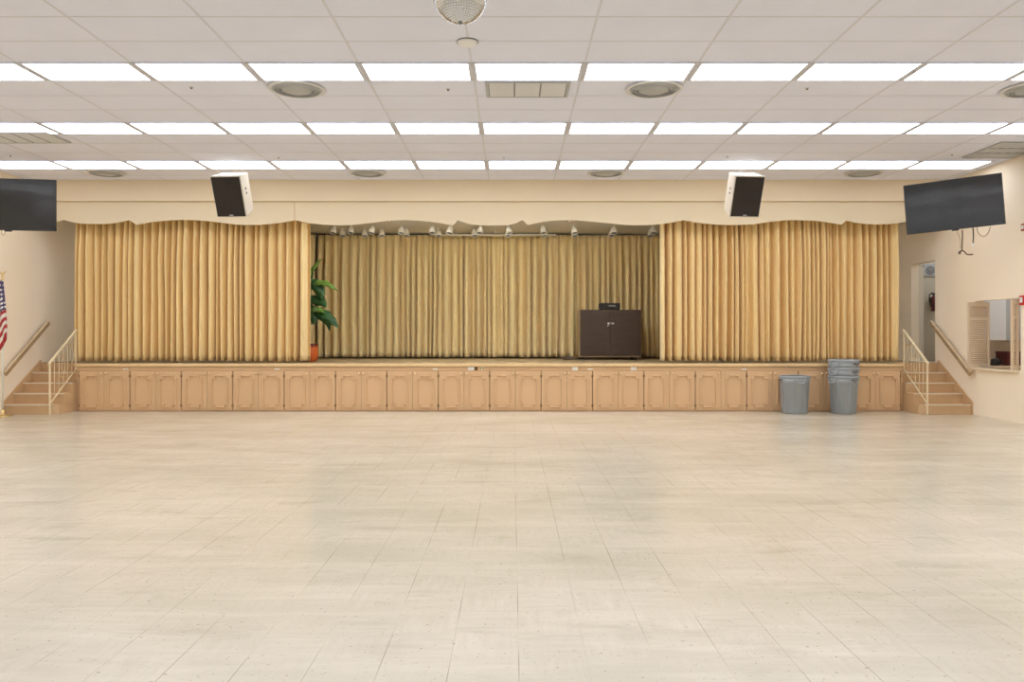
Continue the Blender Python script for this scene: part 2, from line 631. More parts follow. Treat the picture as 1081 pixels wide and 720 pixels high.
# ------------------------------------------------------------ curtains
def curtain(name, label, x0, x1, yc, z0, z1, m, amp, wmin, wmax, seed, lean=0., group=None, pleats=False):
    rnd = random.Random(seed)
    cuts = [x0]
    while cuts[-1] < x1-wmin:
        cuts.append(cuts[-1]+rnd.uniform(wmin, wmax))
    sc = (x1-x0)/(cuts[-1]-x0)
    cuts = [x0+(c-x0)*sc for c in cuts]
    nf = len(cuts)-1
    am = [rnd.uniform(.5, 1.1) for _ in range(nf)]
    pw = [rnd.uniform(.45, .9) for _ in range(nf)]
    lob = [rnd.uniform(.55, .92) for _ in range(nf)]
    sec = [rnd.uniform(.2, .5) for _ in range(nf)]
    dr = [(rnd.uniform(-.022, .022), rnd.uniform(0, 6), rnd.uniform(.5, 1.6)) for _ in range(nf+1)]
    hem = [rnd.uniform(-.012, .012) for _ in range(nf+1)]
    sub = 16
    nz = 26
    vs = []
    for j in range(nz+1):
        t = j/nz
        z = z1+(z0-z1)*t
        env = min(1., .35+t*2.2) if pleats else min(1, .7+t)
        cj = []
        for i, c in enumerate(cuts):
            a, ph, fr = dr[i]
            e = 0 if i in (0, nf) else 1
            cj.append(c+e*a*math.sin(ph+fr*3*t)*t+(lean*t if not e else 0))
        for i in range(nf):
            for q in range(sub):
                u = q/sub
                x = cj[i]+(cj[i+1]-cj[i])*u
                pf = lob[i]
                if u < pf:
                    y = -amp*am[i]*env*(math.sin(PI*u/pf)**pw[i])
                else:
                    y = amp*.30*am[i]*env*math.sin(PI*(u-pf)/(1-pf))
                # a small secondary crease on the wider folds
                if cuts[i+1]-cuts[i] > .15:
                    y += .022*env*math.exp(-((u-sec[i])/.05)**2)
                y += .012*math.sin(5*x+3*t+i)+.006*math.sin(17*x+5*t)
                if pleats and t < .12:
                    y -= .02*math.sin(2*PI*u)**2*(1-t/.12)
                zz = z+(hem[i]*(1-u)+hem[i+1]*u)*t
                vs.append((x, yc+y, zz))
        vs.append((cj[nf], yc, z))
    row = nf*sub+1
    fs = [(j*row+i, (j+1)*row+i, (j+1)*row+i+1, j*row+i+1) for j in range(nz) for i in range(row-1)]
    b = MB()
    b.add(vs, fs, True)
    o = b.build(name, m, solid=.006, fix=False)
    tag(o, label, 'curtain', group)
    return o


curtain('stage_curtain', 'gold pleated front curtain drawn across left side of stage', -8.57, -3.99, 15.66, .950, 3.82, 'curtain', .23, .065, .20, 3)
curtain('stage_curtain', 'gold pleated front curtain drawn across right side of stage', 2.905, 7.60, 15.66, .950, 3.82, 'curtain', .23, .065, .20, 11)
curtain('backdrop_curtain', 'olive gold rear curtain strip behind the potted plant', -5.9, -4.60, 18.50, .945, 3.80, 'backcurtain', .18, .08, .19, 21, pleats=True)
curtain('backdrop_curtain', 'wide olive gold rear curtain across middle of stage', -4.57, 1.50, 18.66, .945, 3.80, 'backcurtain', .21, .075, .22, 5, pleats=True)
curtain('backdrop_curtain', 'olive gold rear curtain behind the dark wheeled cabinet', 1.50, 4.6, 18.72, .945, 3.80, 'backcurtain', .18, .12, .17, 8, pleats=True)

# ------------------------------------------------------------ stage platform
st = thing('stage_platform', 'raised wooden stage platform with pale nosing above the tan cabinets', 'stage', (0, D, 0))
MB().box(SX0, SX1, .0, .5, ZS-.06, ZS-.001).box(XL+.002, XR-.002, .5, YK-D-.002, ZS-.06, ZS-.001).build('deck', 'deck', st)
MB().box(SX0-.01, SX1+.01, -.035, -.001, ZS-.055, ZS+.004).build('nosing', 'tantrim', st, bevel=.008)
MB().box(SX0, SX1, .01, .035, ZS-.135, ZS-.062).build('fascia_board', 'tan', st)
MB().box(SX0, SX0+.03, .036, .5, .003, ZS-.062).box(SX1-.03, SX1, .036, .5, .003, ZS-.062).build('side_panel', 'tan', st)

# ------------------------------------------------------------ stage cabinets
CW = (SX1-SX0-.10)/16
CZ1 = ZS-.137


def moulding(cx, cz, hw, hh, n1, n2):
    a, b = hw, hh
    p = [(-a+n1, b), (a-n1, b), (a-n1, b-n2), (a, b-n2), (a, -b+n2), (a-n1, -b+n2), (a-n1, -b), (-a+n1, -b), (-a+n1, -b+n2),
         (-a, -b+n2), (-a, b-n2), (-a+n1, b-n2)]
    m = MB()
    r = .014
    for i in range(12):
        (x0, z0), (x1, z1) = p[i], p[(i+1) % 12]
        if z0 == z1:
            xa, xb = sorted((x0, x1))
            m.prismx([(0, z0-r), (-.026, z0-r*.8), (-.031, z0), (-.026, z0+r*.8), (0, z0+r)], xa-r+cx, xb+r+cx)
        else:
            za, zb = sorted((z0, z1))
            vs = []
            for zz in (za-r, zb+r):
                for dx, dy in ((-r, 0), (-r*.8, -.026), (0, -.031), (r*.8, -.026), (r, 0)):
                    vs.append((x0+dx+cx, dy, zz))
            m.add(vs, [(0, 1, 2, 3, 4), (9, 8, 7, 6, 5)]+[(k, k+5, (k+1) % 5+5, (k+1) % 5) for k in range(5)])
    m.v = [(x, y, z+cz) for x, y, z in m.v]
    return m


def stage_cabinet():
    t = thing('stage_cabinet', 'x', 'cabinet')
    hw = CW/2
    b = MB()
    b.box(-hw+.004, -hw+.02, .03, .5, .002, CZ1).box(hw-.02, hw-.004, .03, .5, .002, CZ1)
    b.box(-hw+.02, hw-.02, .48, .5, .002, CZ1)
    b.build('body', 'gap', t)
    fr = MB()
    fr.box(-hw+.003, -hw+.022, .012, .03, .002, CZ1).box(hw-.022, hw-.003, .012, .03, .002, CZ1)
    fr.box(-hw+.022, hw-.022, .012, .03, CZ1-.018, CZ1).box(-hw+.022, hw-.022, .012, .03, .002, .02)
    fr.build('face_frame', 'tan', t)
    for s in (-1, 1):
        x0, x1 = (-hw+.011, -.0025) if s < 0 else (.0025, hw-.011)
        d = MB().box(x0, x1, 0, .018, .022, CZ1-.008)
        do = d.build('door', 'tan', t, loc=(0, -.008, 0), bevel=.003)
        cx = (x0+x1)/2+s*.004
        mo = moulding(cx, (.022+CZ1-.008)/2-.012, .150, .300, .060, .058)
        mo.build('moulding', 'tan', do)
        kb = MB().lathe([(.008, 0), (.010, .012), (.022, .018), (.026, .028), (.019, .040), (.001, .044)], 14,
                        mtx=Matrix.Translation((s*.045, 0, CZ1-.055)) @ Matrix.Rotation(PI/2, 4, 'X'))
        kb.build('knob', 'knob', do)
        hx = s*(hw-.0135)
        for hz in (.11, CZ1-.10):
            MB().box(hx-.005, hx+.005, -.005, 0, hz-.022, hz+.022).build('hinge', 'hinge', do)
    return t


c0 = stage_cabinet()
for i in range(16):
    o = c0 if i == 0 else dup(c0)
    o.location = (SX0+.05+CW*(i+.5), D, 0)
    extra = {0: 'leftmost, beside the left stairs', 15: 'rightmost, beside the right stairs'}.get(i, ORD[i]+' from the left')
    o['label'] = 'tan double door cabinet under the stage, %s' % extra
    o['group'] = 'cabinets under the stage'

# plates and labels on the fascia above the cabinet doors
yf = D+.009


def plate(name, x0, x1, y0, y1, m, label, cat, th=.006):
    a, b = P(x0, y1, yf), P(x1, y0, yf)
    o = MB().box(-(b.x-a.x)/2, (b.x-a.x)/2, -th, 0, -(b.z-a.z)/2, (b.z-a.z)/2).build(name, m, bevel=.001)
    o.location = ((a.x+b.x)/2, yf, (a.z+b.z)/2)
    return tag(o, label, cat)


ys = 389.2
plate('cover_plate', 494, 500.5, ys-2.0, ys+2.0, 'plate', 'white plate at stage front, directly left of the outlet', 'cover plate')
plate('cover_plate', 604, 610, ys-2.0, ys+2.0, 'plate', 'white plate at stage front, below left corner of the wheeled cabinet', 'cover plate')
plate('cover_plate', 666, 672, ys-2.0, ys+2.0, 'plate', 'white plate at stage front, below right end of the wheeled cabinet', 'cover plate')
plate('switch_box', 501, 504.2, ys-1.8, ys+1.8, 'hinge', 'small dark switch box at stage front between plate and outlet', 'switch')
t = plate('wall_outlet', 506, 511.5, ys-1.9, ys+1.9, 'tanplate', 'ivory double outlet on the stage front near its middle', 'outlet')
for s in (-1, 1):
    MB().box(s*.026-.010, s*.026+.010, -.008, -.006, -.012, .012).build('socket', 'gap', t)
for x, w_ in ((132.5, 'under the left curtain, third door from left'), (292.5, 'under right end of the left curtain'),
              (459.5, 'left of the outlet plate'), (623, 'below the wheeled cabinet'), (785.5, 'left of the single grey bin')):
    plate('tape_strip', x-2.7, x+2.7, ys-.2+.0, ys+1.2, 'plate', 'thin white strip on stage front, '+w_, 'label strip', .004)


# ------------------------------------------------------------ stairs
SY = [14.50+.28*i for i in range(5)]
RIS = ZS/5


def stairs(name, label, x0, x1, inner):
    """inner: +1 when the stage is on the +x side"""
    t = thing(name, label, 'stairs', (0, 0, 0))
    for i in range(4):
        z0 = .002 if i == 0 else RIS*i
        y1 = D+.494
        xa, xb = x0, x1
        b = MB()
        if i == 0:
            # bottom step with a clipped corner on the stage side
            c = .10
            if inner > 0:
                poly = [(xa, SY[0]), (xb-c, SY[0]), (xb, SY[0]+c), (xb, y1), (xa, y1)]
            else:
                poly = [(xa, SY[0]), (xa, y1), (xb, y1), (xb, SY[0])]
                poly = [(xa+c, SY[0]), (xb, SY[0]), (xb, y1), (xa, y1), (xa, SY[0]+c)]
            n = len(poly)
            b.add([(x, y, z0) for x, y in poly]+[(x, y, RIS*(i+1)-.001) for x, y in poly],
                  [tuple(range(n)), tuple(reversed(range(n, 2*n)))]+[(k, k+n, (k+1) % n+n, (k+1) % n) for k in range(n)])
        else:
            b.box(xa, xb, SY[i], y1, z0, RIS*(i+1)-.001)
        sp = b.build('step', 'stair', t)
        xa2 = xa+(.06 if inner < 0 and i == 0 else .02)
        xb2 = xb-(.06 if inner > 0 and i == 0 else .02)
        MB().box(xa2, xb2, SY[i]-.016, SY[i]+.035, RIS*(i+1)-.014, RIS*(i+1)+.004).build('nosing', 'strip', sp, bevel=.003)
    MB().box(x0, x1, SY[4]+.025, SY[4]+.05, RIS*4+.001, ZS-.001).build('landing_edge', 'stair', t)
    # skirt board up the wall side
    xs0, xs1 = (x0, x0+.03) if inner > 0 else (x1-.03, x1)
    pl = [(SY[0]-.03, .002), (SY[0]-.03, RIS+.05), (SY[4]-.0, ZS+.05), (SY[4]+.02, ZS+.05), (SY[4]+.02, .002)]
    xs0, xs1 = (x0-.001, x0+.018) if inner > 0 else (x1-.018, x1+.001)
    MB().prismx(pl, xs0, xs1).build('skirt_board', 'stair', t)
    return t


stairs('stage_stairs', 'tan painted five riser stairs at the left end of the stage', XL+.003, SX0-.003, 1)
stairs('stage_stairs', 'tan painted five riser stairs at the right end, below the doorway', SX1+.003, XR-.003, -1)


# ------------------------------------------------------------ iron stair railings
def railing(label, x, sgn):
    t = thing('stair_railing', label, 'railing', (x, 0, 0))
    y0, z0, sl = SY[0]-.035, .93, .70
    y1 = 15.33
    top = lambda y: z0+(y-y0)*sl
    low = lambda y: .19+(y-y0)*sl*.98
    MB().box(-.013, .013, y0-.013, y0+.013, .002, z0).build('newel_post', 'railing', t)
    MB().box(-.013, .013, y1-.013, y1+.013, ZS*.8+.004, top(y1)).build('newel_post', 'railing', t)
    m = MB()
    m.prismx([(y0-.02, z0-.005), (y0-.02, z0+.022), (y1+.02, top(y1)+.03), (y1+.02, top(y1)+.003)], -.02, .02)
    m.build('top_rail', 'railing', t)
    m = MB()
    m.prismx([(y0, low(y0)+.0), (y0, low(y0)+.022), (y1, low(y1)+.022), (y1, low(y1))], -.011, .011)
    m.build('bottom_rail', 'railing', t)
    n = 6
    for i in range(1, n):
        y = y0+(y1-y0)*i/n
        zl, zt = low(y)+.02, top(y)
        if i in (3, 5):
            # ornamental baluster: lozenge between two scrolls
            zm = (zl+zt)/2
            MB().tube([(0, y, zl), (0, y, zm-.17)], .007, 6).tube([(0, y, zm+.17), (0, y, zt)], .007, 6).build('baluster', 'railing', t)
            for s in (-1, 1):
                o = MB()
                pts = [(0, y+s*.055*math.sin(PI*q/10), zm-.17+.34*q/10) for q in range(11)]
                o.tube(pts, .006, 6)
                o.build('lozenge_bar', 'railing', t)
            for s in (-1, 1):
                for s2 in (-1, 1):
                    o = MB()
                    pts = []
                    for q in range(18):
                        a = q/17*1.6*PI
                        r = .050*(1-q/26)
                        pts.append((0, y+s*(.052-r*math.cos(a)), zm+s2*(.17+r*math.sin(a))))
                    o.tube(pts, .005, 6)
                    o.build('scroll', 'brass', t)
        else:
            MB().tube([(0, y, zl), (0, y, zt)], .007, 6).build('baluster', 'railing', t)
    return t


railing('cream iron railing with scrolls on the left stairs', -8.43, 1)
railing('cream iron railing with scrolls on the right stairs', 7.56, -1)


def handrail(label, xw, s):
    t = thing('wall_handrail', label, 'handrail', (xw, 0, 0))
    ya, za, yb, zb = 14.42, .74, 15.78, 1.70
    x = s*.085
    L = math.hypot(yb-ya, zb-za)
    ny, nz = -(zb-za)/L, (yb-ya)/L
    h = .036

    def pts(o0, o1):
        return [(ya+ny*o0, za+nz*o0), (yb+ny*o0, zb+nz*o0), (yb+ny*o1, zb+nz*o1), (ya+ny*o1, za+nz*o1)]
    MB().prismx(pts(-h, h), x-.02, x+.02).build('rail', 'handrail', t, bevel=.005)
    MB().prismx(pts(h, h+.012), x-.024, x+.024).build('cap', 'handrailtop', t, bevel=.003)
    for q in (.1, .5, .9):
        y, z = ya+(yb-ya)*q, za+(zb-za)*q
        MB().tube([(s*.004, y, z-.05), (s*.05, y, z-.06), (x, y, z-.035)], .009, 6).lathe(
            [(.001, 0), (.028, 0), (.028, .006), (.001, .006)], 12,
            mtx=Matrix.Translation((s*.001, y, z-.05)) @ Matrix.Rotation(s*PI/2, 4, 'Y')).build('bracket', 'brass', t)
    return t


handrail('brown wooden handrail sloping up the left wall', XL, 1)
handrail('brown wooden handrail sloping up the right wall to the doorway', XR, -1)


# ------------------------------------------------------------ televisions
def tv(label, loc, rz, roll, arm_x):
    t = thing('television', label, 'television', loc, (0, roll, rz))
    w_, h_ = .705, .41
    MB().box(-w_, w_, .0, .035, -h_, h_).build('casing', 'black', t, bevel=.006)
    MB().box(-w_+.014, w_-.014, -.003, 0, -h_+.02, h_-.012).build('screen', 'screen', t)
    MB().box(-.3, .3, .036, .075, -.22, .22).build('rear_housing', 'black', t, bevel=.01)
    MB().box(-.05, .05, .005, .03, -h_-.02, -h_).build('sensor', 'black', t)
    return t


tv1 = tv('large black television tilted out from the right wall above the doorway', (7.165, 12.9, 3.58), math.radians(-25.1), math.radians(-3.9), 1)
tv2 = tv('large black television on the left wall, cut by the frame edge', (-7.99, 12.57, 3.525), math.radians(9), 0, -1)
for t_, xw, sx in ((tv1, XR, 1), (tv2, XL, -1)):
    b = MB()
    off = .80 if sx > 0 else .35
    inv = (Matrix.Translation(t_.location) @ t_.rotation_euler.to_matrix().to_4x4()).inverted()
    c = Vector(t_.location)
    back = Vector((0, .070, 0))
    wallp = inv @ Vector((xw-sx*.012, c.y+off, c.z))
    b.tube([back, (back+wallp)/2+Vector((0, .05, 0)), wallp], .022, 8)
    b.build('wall_arm', 'black', t_)
    q = [inv @ Vector((xw-sx*a, c.y+off+e, c.z+f)) for a in (.002, .012) for e in (-.08, .08) for f in (-.12, .12)]
    MB().add(q, [(0, 1, 3, 2), (4, 6, 7, 5), (0, 4, 5, 1), (2, 3, 7, 6), (0, 2, 6, 4), (1, 5, 7, 3)]).build('wall_plate', 'black', t_)


def cable(name, pix, d, r, m, label, tvo):
    pts = [P(x, y, d) for x, y in pix]
    # smooth
    q = []
    for i in range(len(pts)-1):
        p0, p1, p2, p3 = pts[max(i-1, 0)], pts[i], pts[i+1], pts[min(i+2, len(pts)-1)]
        for k in range(5):
            u = k/5
            q.append(.5*((2*p1)+(p2-p0)*u+(2*p0-5*p1+4*p2-p3)*u*u+(3*p1-p0-3*p2+p3)*u**3))
    q.append(pts[-1])
    b = MB().tube(q, r, 6)
    o = b.build('cable', m, tvo)
    o.matrix_parent_inverse = (Matrix.Translation(tvo.location) @ tvo.rotation_euler.to_matrix().to_4x4()).inverted()
    return o


M['cord'] = mat('brown cord', (.11, .07, .04), .5)
M['palecord'] = mat('pale cord', (.55, .44, .28), .5)
dT = 12.93
ca = cable('television_cable', [(1015.8, 243), (1016, 250), (1015.6, 258), (1015.3, 264), (1012.5, 266), (1013, 268), (1015, 264.5), (1018, 265.5), (1021, 268.5), (1027, 268.5)], dT, .011, 'cord',
           '', tv1)
cb_ = cable('television_cable', [(1027.0, 240.5), (1027.6, 248), (1027.2, 256.5)], dT-.02, .011, 'cord', '', tv1)
pp = P(1026.8, 258.6, dT-.02)
o = MB().lathe([(.001, -.03), (.02, -.028), (.022, .02), (.012, .03), (.001, .031)], 10).build('cable_plug', 'plate', cb_)
o.location = pp
cable('television_cable', [(1031.5, 240), (1032.5, 245.5), (1036, 248.8), (1039.5, 249.2), (1043, 246), (1045.5, 239.5)], dT-.05, .009, 'palecord', '', tv1)
cable('television_cable', [(1010, 244), (1012.5, 249), (1013.5, 255), (1014, 262)], dT+.03, .006, 'palecord', '', tv1)
cable('television_cable', [(1.2, 243), (2, 246.5), (3.6, 248.2), (5, 246.5), (5.2, 243)], 12.62, .007, 'palecord', '', tv2)


# ------------------------------------------------------------ hanging speakers
def speaker(label, loc, rx, rz, s):
    t = thing('hanging_speaker', label, 'speaker', loc, (rx, 0, rz))
    w_, h_, dp = .262, .355, .42
    bt = MB()
    # cabinet narrowing a little to the back
    f, bk = (w_, h_), (w_*.86, h_*.9)
    vs = [(sx*a, y, sz*b) for y, (a, b) in ((0, f), (dp, bk)) for sx in (-1, 1) for sz in (-1, 1)]
    bt.add(vs, [(0, 1, 3, 2), (4, 6, 7, 5), (0, 4, 5, 1), (2, 3, 7, 6), (0, 2, 6, 4), (1, 5, 7, 3)])
    bt.build('cabinet', 'spkbox', t, bevel=.008)
    MB().box(-w_+.018, w_-.018, -.016, -.001, -h_+.02, h_-.018).build('grille', 'grille', t, bevel=.004)
    MB().box(-.035, .035, -.020, -.017, -h_+.035, -h_+.05).build('badge', 'ventpanel', t)
    for zz in (.02, .10):
        m = Matrix.Translation((s*(w_*.945), dp*.42, zz)) @ Matrix.Rotation(s*PI/2, 4, 'Y')
        MB().lathe([(.001, .006), (.018, .006), (.02, 0), (.02, -.01)], 12, mtx=m).build('fixing_knob', 'black', t)
    R = (Matrix.Translation(loc) @ t.rotation_euler.to_matrix().to_4x4())
    inv = R.inverted()
    for sx in (-1, 1):
        p0 = R @ Vector((sx*w_*.8, dp*.5, h_*.92))
        p1 = Vector((p0.x, p0.y, ZC-.016))
        MB().tube([inv @ p0, inv @ p1], .004, 6).build('hanging_wire', 'steel', t)
    p0 = R @ Vector((0, dp*.9, h_*.80))
    MB().tube([inv @ p0, inv @ Vector((p0.x-.02*s, p0.y, ZC-.016))], .005, 6).build('speaker_lead', 'ventpanel', t)
    return t


speaker('cream speaker with dark grille hanging over the left curtain', (-4.80, 13.42, 3.79), math.radians(24), math.radians(-4), 1)
speaker('cream speaker with dark grille hanging over the right curtain', (3.97, 13.42, 3.79), math.radians(24), math.radians(5), -1)

# ------------------------------------------------------------ mirror ball and its neighbour
DB = 6.0
cb = P(486, -5.6, DB)
R0 = 29.7*DB/F
t = thing('mirror_ball', 'mirror tiled ball hanging from the ceiling at the top of view', 'mirror ball', cb)
b = MB()
rb = random.Random(3)
nl = 34
for i in range(nl):
    a0, a1 = -PI/2+PI*(i+.0)/nl, -PI/2+PI*(i+.9)/nl
    am_ = (a0+a1)/2
    cnt = max(4, int(round(2*PI*math.cos(am_)*R0/(PI*R0/nl))))
    for k in range(cnt):
        t0, t1 = 2*PI*k/cnt, 2*PI*(k+.9)/cnt
        c = Vector((math.cos(am_)*math.cos((t0+t1)/2), math.cos(am_)*math.sin((t0+t1)/2), math.sin(am_)))
        tw = Vector((rb.uniform(-1, 1), rb.uniform(-1, 1), rb.uniform(-1, 1)))*.035
        nrm = (c+tw).normalized()
        vs = []
        for aa, tt in ((a0, t0), (a0, t1), (a1, t1), (a1, t0)):
            q = Vector((math.cos(aa)*math.cos(tt), math.cos(aa)*math.sin(tt), math.sin(aa)))*R0
            q = q-nrm*((q-c*R0*.998).dot(nrm))
            vs.append(q)
        b.add(vs, [(0, 1, 2, 3)])
b.build('mirror_tiles', 'mirror', t, fix=False)
b = MB()
b.lathe([(R0*.965*math.sin(PI*q/20)+.0001, -R0*.965*math.cos(PI*q/20)) for q in range(21)], 32)
b.build('core', 'ventdark', t)
MB().tube([(0, 0, R0*.96), (0, 0, ZC-.005-cb.z)], .006, 6).build('hanger_rod', 'steel', t)
MB().lathe([(.001, -.002), (.016, -.002), (.016, .014), (.001, .014)], 12, c=(0, 0, -R0-.006)).build('bottom_pin', 'ventdark', t)

pc = P(493.5, 43.5, 8.02)
t = thing('smoke_detector', 'round white disc on the ceiling just behind the mirror ball', 'smoke detector', (pc.x, 8.02, ZC-.004))
MB().lathe([(.001, -.036), (.06, -.036), (.085, -.028), (.10, -.012), (.105, 0), (.001, 0)], 32).build('cover', 'white', t)
MB().lathe([(.106, -.006), (.112, -.006), (.112, 0), (.106, 0)], 32).build('rim', 'ventdark', t)


# ------------------------------------------------------------ ceiling vents
def round_vent(label, x, y, first=[None]):
    if first[0] is None:
        t = thing('round_vent', label, 'vent', group='round ceiling vents')
        first[0] = t
        MB().lathe([(.33, 0), (.345, -.006), (.335, -.018), (.30, -.022), (.285, -.012), (.285, -.001)], 48).build('flange', 'vent', t)
        MB().lathe([(.0005, -.004), (.284, -.004)], 48).build('throat', 'ventdark', t)
        for r in (.265, .235, .205):
            MB().lathe([(r+.012, -.006), (r+.008, -.024), (r-.006, -.034), (r-.002, -.02), (r+.004, -.006)], 48).build('louvre_ring', 'ventpanel', t)
        MB().lathe([(.0005, -.030), (.165, -.030), (.185, -.022), (.185, -.006)], 48).build('centre_disc', 'ventpanel', t)
        fins = MB()
        for q in range(56):
            a = 2*PI*q/56
            m = Matrix.Rotation(a, 4, 'Z')
            fins.box(.19, .282, -.0025, .0025, -.02, -.006, mtx=m)
        fins.build('fins', 'vent', t)
        o = t
    else:
        o = dup(first[0])
    o.location = (x, y, ZC-.005)
    o['label'] = label
    return o


round_vent('round ceiling vent behind the nearest light row, left of centre', -2.59, 9.54)
round_vent('round ceiling vent behind the nearest light row, right of centre', 1.70, 9.54)
round_vent('round ceiling vent cut by the right edge of the view', 6.24, 9.54)
round_vent('round ceiling vent before the stage, nearest the left television', -7.41, 14.47)
round_vent('round ceiling vent before the stage, above right part of left curtain', -2.64, 14.47)
round_vent('round ceiling vent before the stage, above the wheeled cabinet', 1.71, 14.47)
round_vent('round ceiling vent before the stage, nearest the right television', 6.41, 14.47)


def grid_vent(label, x0, x1, y0, y1, n, slats=8, axis='x'):
    t = thing('return_vent', label, 'vent', ((x0+x1)/2, (y0+y1)/2, ZC-.005))
    w_, h_ = (x1-x0)/2, (y1-y0)/2
    f = MB()
    e = .035
    for a in ((-w_, -w_+e, -h_, h_), (w_-e, w_, -h_, h_), (-w_+e, w_-e, -h_, -h_+e), (-w_+e, w_-e, h_-e, h_)):
        f.box(*a, -.016, 0)
    f.build('frame', 'ventpanel', t)
    MB().box(-w_+e, w_-e, -h_+e, h_-e, -.004, 0).build('backing', 'ventdark', t)
    for i in range(n):
        if axis == 'x':
            a, b_ = -w_+e+(2*w_-2*e)*i/n, -w_+e+(2*w_-2*e)*(i+1)/n
            r0, r1 = -h_+e, h_-e
        else:
            a, b_ = -h_+e+(2*h_-2*e)*i/n, -h_+e+(2*h_-2*e)*(i+1)/n
            r0, r1 = -w_+e, w_-e
        p = MB()
        for q in range(slats):
            c0_, c1_ = (r0+(r1-r0)*q/slats, r0+(r1-r0)*(q+.88)/slats)
            if axis == 'x':
                vs = [(a+.008, c0_, -.006), (b_-.008, c0_, -.006), (b_-.008, c1_, -.014), (a+.008, c1_, -.014)]
            else:
                vs = [(c0_, a+.008, -.006), (c0_, b_-.008, -.006), (c1_, b_-.008, -.014), (c1_, a+.008, -.014)]
            p.add(vs, [(0, 1, 2, 3)])
        p.build('louvre_panel', 'vent' if axis == 'x' else 'ventpanel', t, solid=.002)
        if i:
            if axis == 'x':
                MB().box(a-.006, a+.006, -h_+e, h_-e, -.017, -.004).build('divider', 'ventdark', t)
            else:
                MB().box(-w_+e, w_-e, a-.008, a+.008, -.017, -.004).build('divider', 'ventdark', t)
    return t


grid_vent('rectangular three panel ceiling vent near centre, behind nearest light row', -.32, .68, 9.26, 9.85, 3)
grid_vent('rectangular ceiling vent at the left edge of the view', -8.15, -6.78, 11.55, 12.20, 5)
grid_vent('large rectangular ceiling vent beside the right wall above the television', 7.49, 8.36, 12.17, 13.24, 3, slats=5, axis='y')

# sprinklers
names = ['left of the near left round vent', 'left of the three panel ceiling vent', 'right of the near right round vent',
         'at far left before the last light row', 'in front of the left speaker', 'at centre before the last light row',
         'in front of the right speaker', 'at far right before the last light row']
s0 = None
for (x, y), nm in zip(((202, 92), (473, 94), (852, 93), (11, 164), (294, 166), (532, 166), (768, 165), (1005, 163)), names):
    d = (ZC-H)*F/(CY-y)
    if s0 is None:
        t = s0 = thing('ceiling_sprinkler', nm, 'sprinkler', group='ceiling sprinklers')
        MB().lathe([(.001, -.004), (.026, -.004), (.03, 0), (.001, 0)], 16).build('escutcheon', 'vent', t)
        MB().lathe([(.008, 0), (.009, -.008), (.006, -.014), (.014, -.016), (.014, -.019), (.001, -.02)], 12).build('head', 'ventdark', t)
    else:
        t = dup(s0)
    t.location = ((x-CX)/F*d, d, ZC-.002)
    t['label'] = 'small ceiling sprinkler '+nm

# unseen fill lamps added behind valance and side curtains to brighten the dark stage
for x, y, hl, w_ in ((-7.0, 16.3, .40, 'behind the left curtain'), (-2.25, 15.54, .72, 'over the left part of the open stage'),
                     (-.55, 15.54, .72, 'over the middle of the open stage'), (1.15, 15.54, .72, 'over the right part of the open stage'),
                     (6.1, 16.3, .40, 'behind the right curtain')):
    t = thing('stage_fill_light', 'unseen added stage fill lamp '+w_, 'ceiling light', (x, y, ZSC-.001))
    MB().box(-hl-.02, hl+.02, -.09, .09, -.02, 0).build('housing', 'can', t)
    MB().box(-hl, hl, -.075, .075, -.075, -.021).build('diffuser', 'stagefill', t, bevel=.02)

# ------------------------------------------------------------ stage spotlights
up = [353, 370.5, 393.5, 424, 456, 476, 507, 536, 573, 605.4, 647.6, 689.4]
lo = [361, 385, 402.5, 429, 463, 500, 536.5, 574, 605.6, 645.5, 686]
pipe_d = 18.1
pt = thing('lighting_pipe', 'white horizontal pipe holding lamps above middle of the stage', 'pipe', (0, 0, 0))
pa, pb = P(458, 248, pipe_d), P(587, 248, pipe_d)
MB().tube([pa, pb], .024, 10).build('pipe', 'can', pt)
for q in (.1, .5, .9):
    c = pa.lerp(pb, q)
    MB().tube([(c.x, c.y, c.z+.022), (c.x, c.y, ZSC-.001)], .008, 6).build('hanger', 'can', pt)

lamps = {}
for row, (xs_, yt, d, tilt, nm) in enumerate(((up, 238.5, 17.35, 10, 'upper'), (lo, 244, 17.85, 5, 'lower'))):
    for i, x in enumerate(xs_):
        rr = random.Random(int(x*10))
        if row not in lamps:
            t = thing('stage_spotlight', '', 'spotlight')
            MB().tube([(0, 0, 0), (0, 0, -.035)], .012, 8).box(-.03, .03, -.03, .03, -.008, 0).build('stem', 'can', t)
            y0 = -.03 if row == 0 else -.03
            m = Matrix.Translation((0, 0, y0)) @ Matrix.Rotation(math.radians(-20), 4, 'X')
            MB().lathe([(.001, 0), (.035, -.002), (.05, -.02), (.055, -.06), (.066, -.075), (.068, -.155), (.060, -.155), (.056, -.10), (.001, -.10)], 20, mtx=m).build('lamp_can', 'can', t)
            MB().lathe([(.001, -.145), (.059, -.145)], 20, mtx=m).build('lens', 'ventdark', t)
            lamps[row] = t
        else:
            t = dup(lamps[row])
        t.location = ((x-CX)/F*d, d, ZSC-.001-(0 if row == 0 else 0))
        t.rotation_euler = (0, math.radians(rr.uniform(-8, 8)), math.radians(rr.uniform(-25, 25)))
        t['label'] = 'ivory stage spotlight, %s from left in the %s row above the stage' % (ORD[i], nm)
        t['group'] = 'stage spotlights'
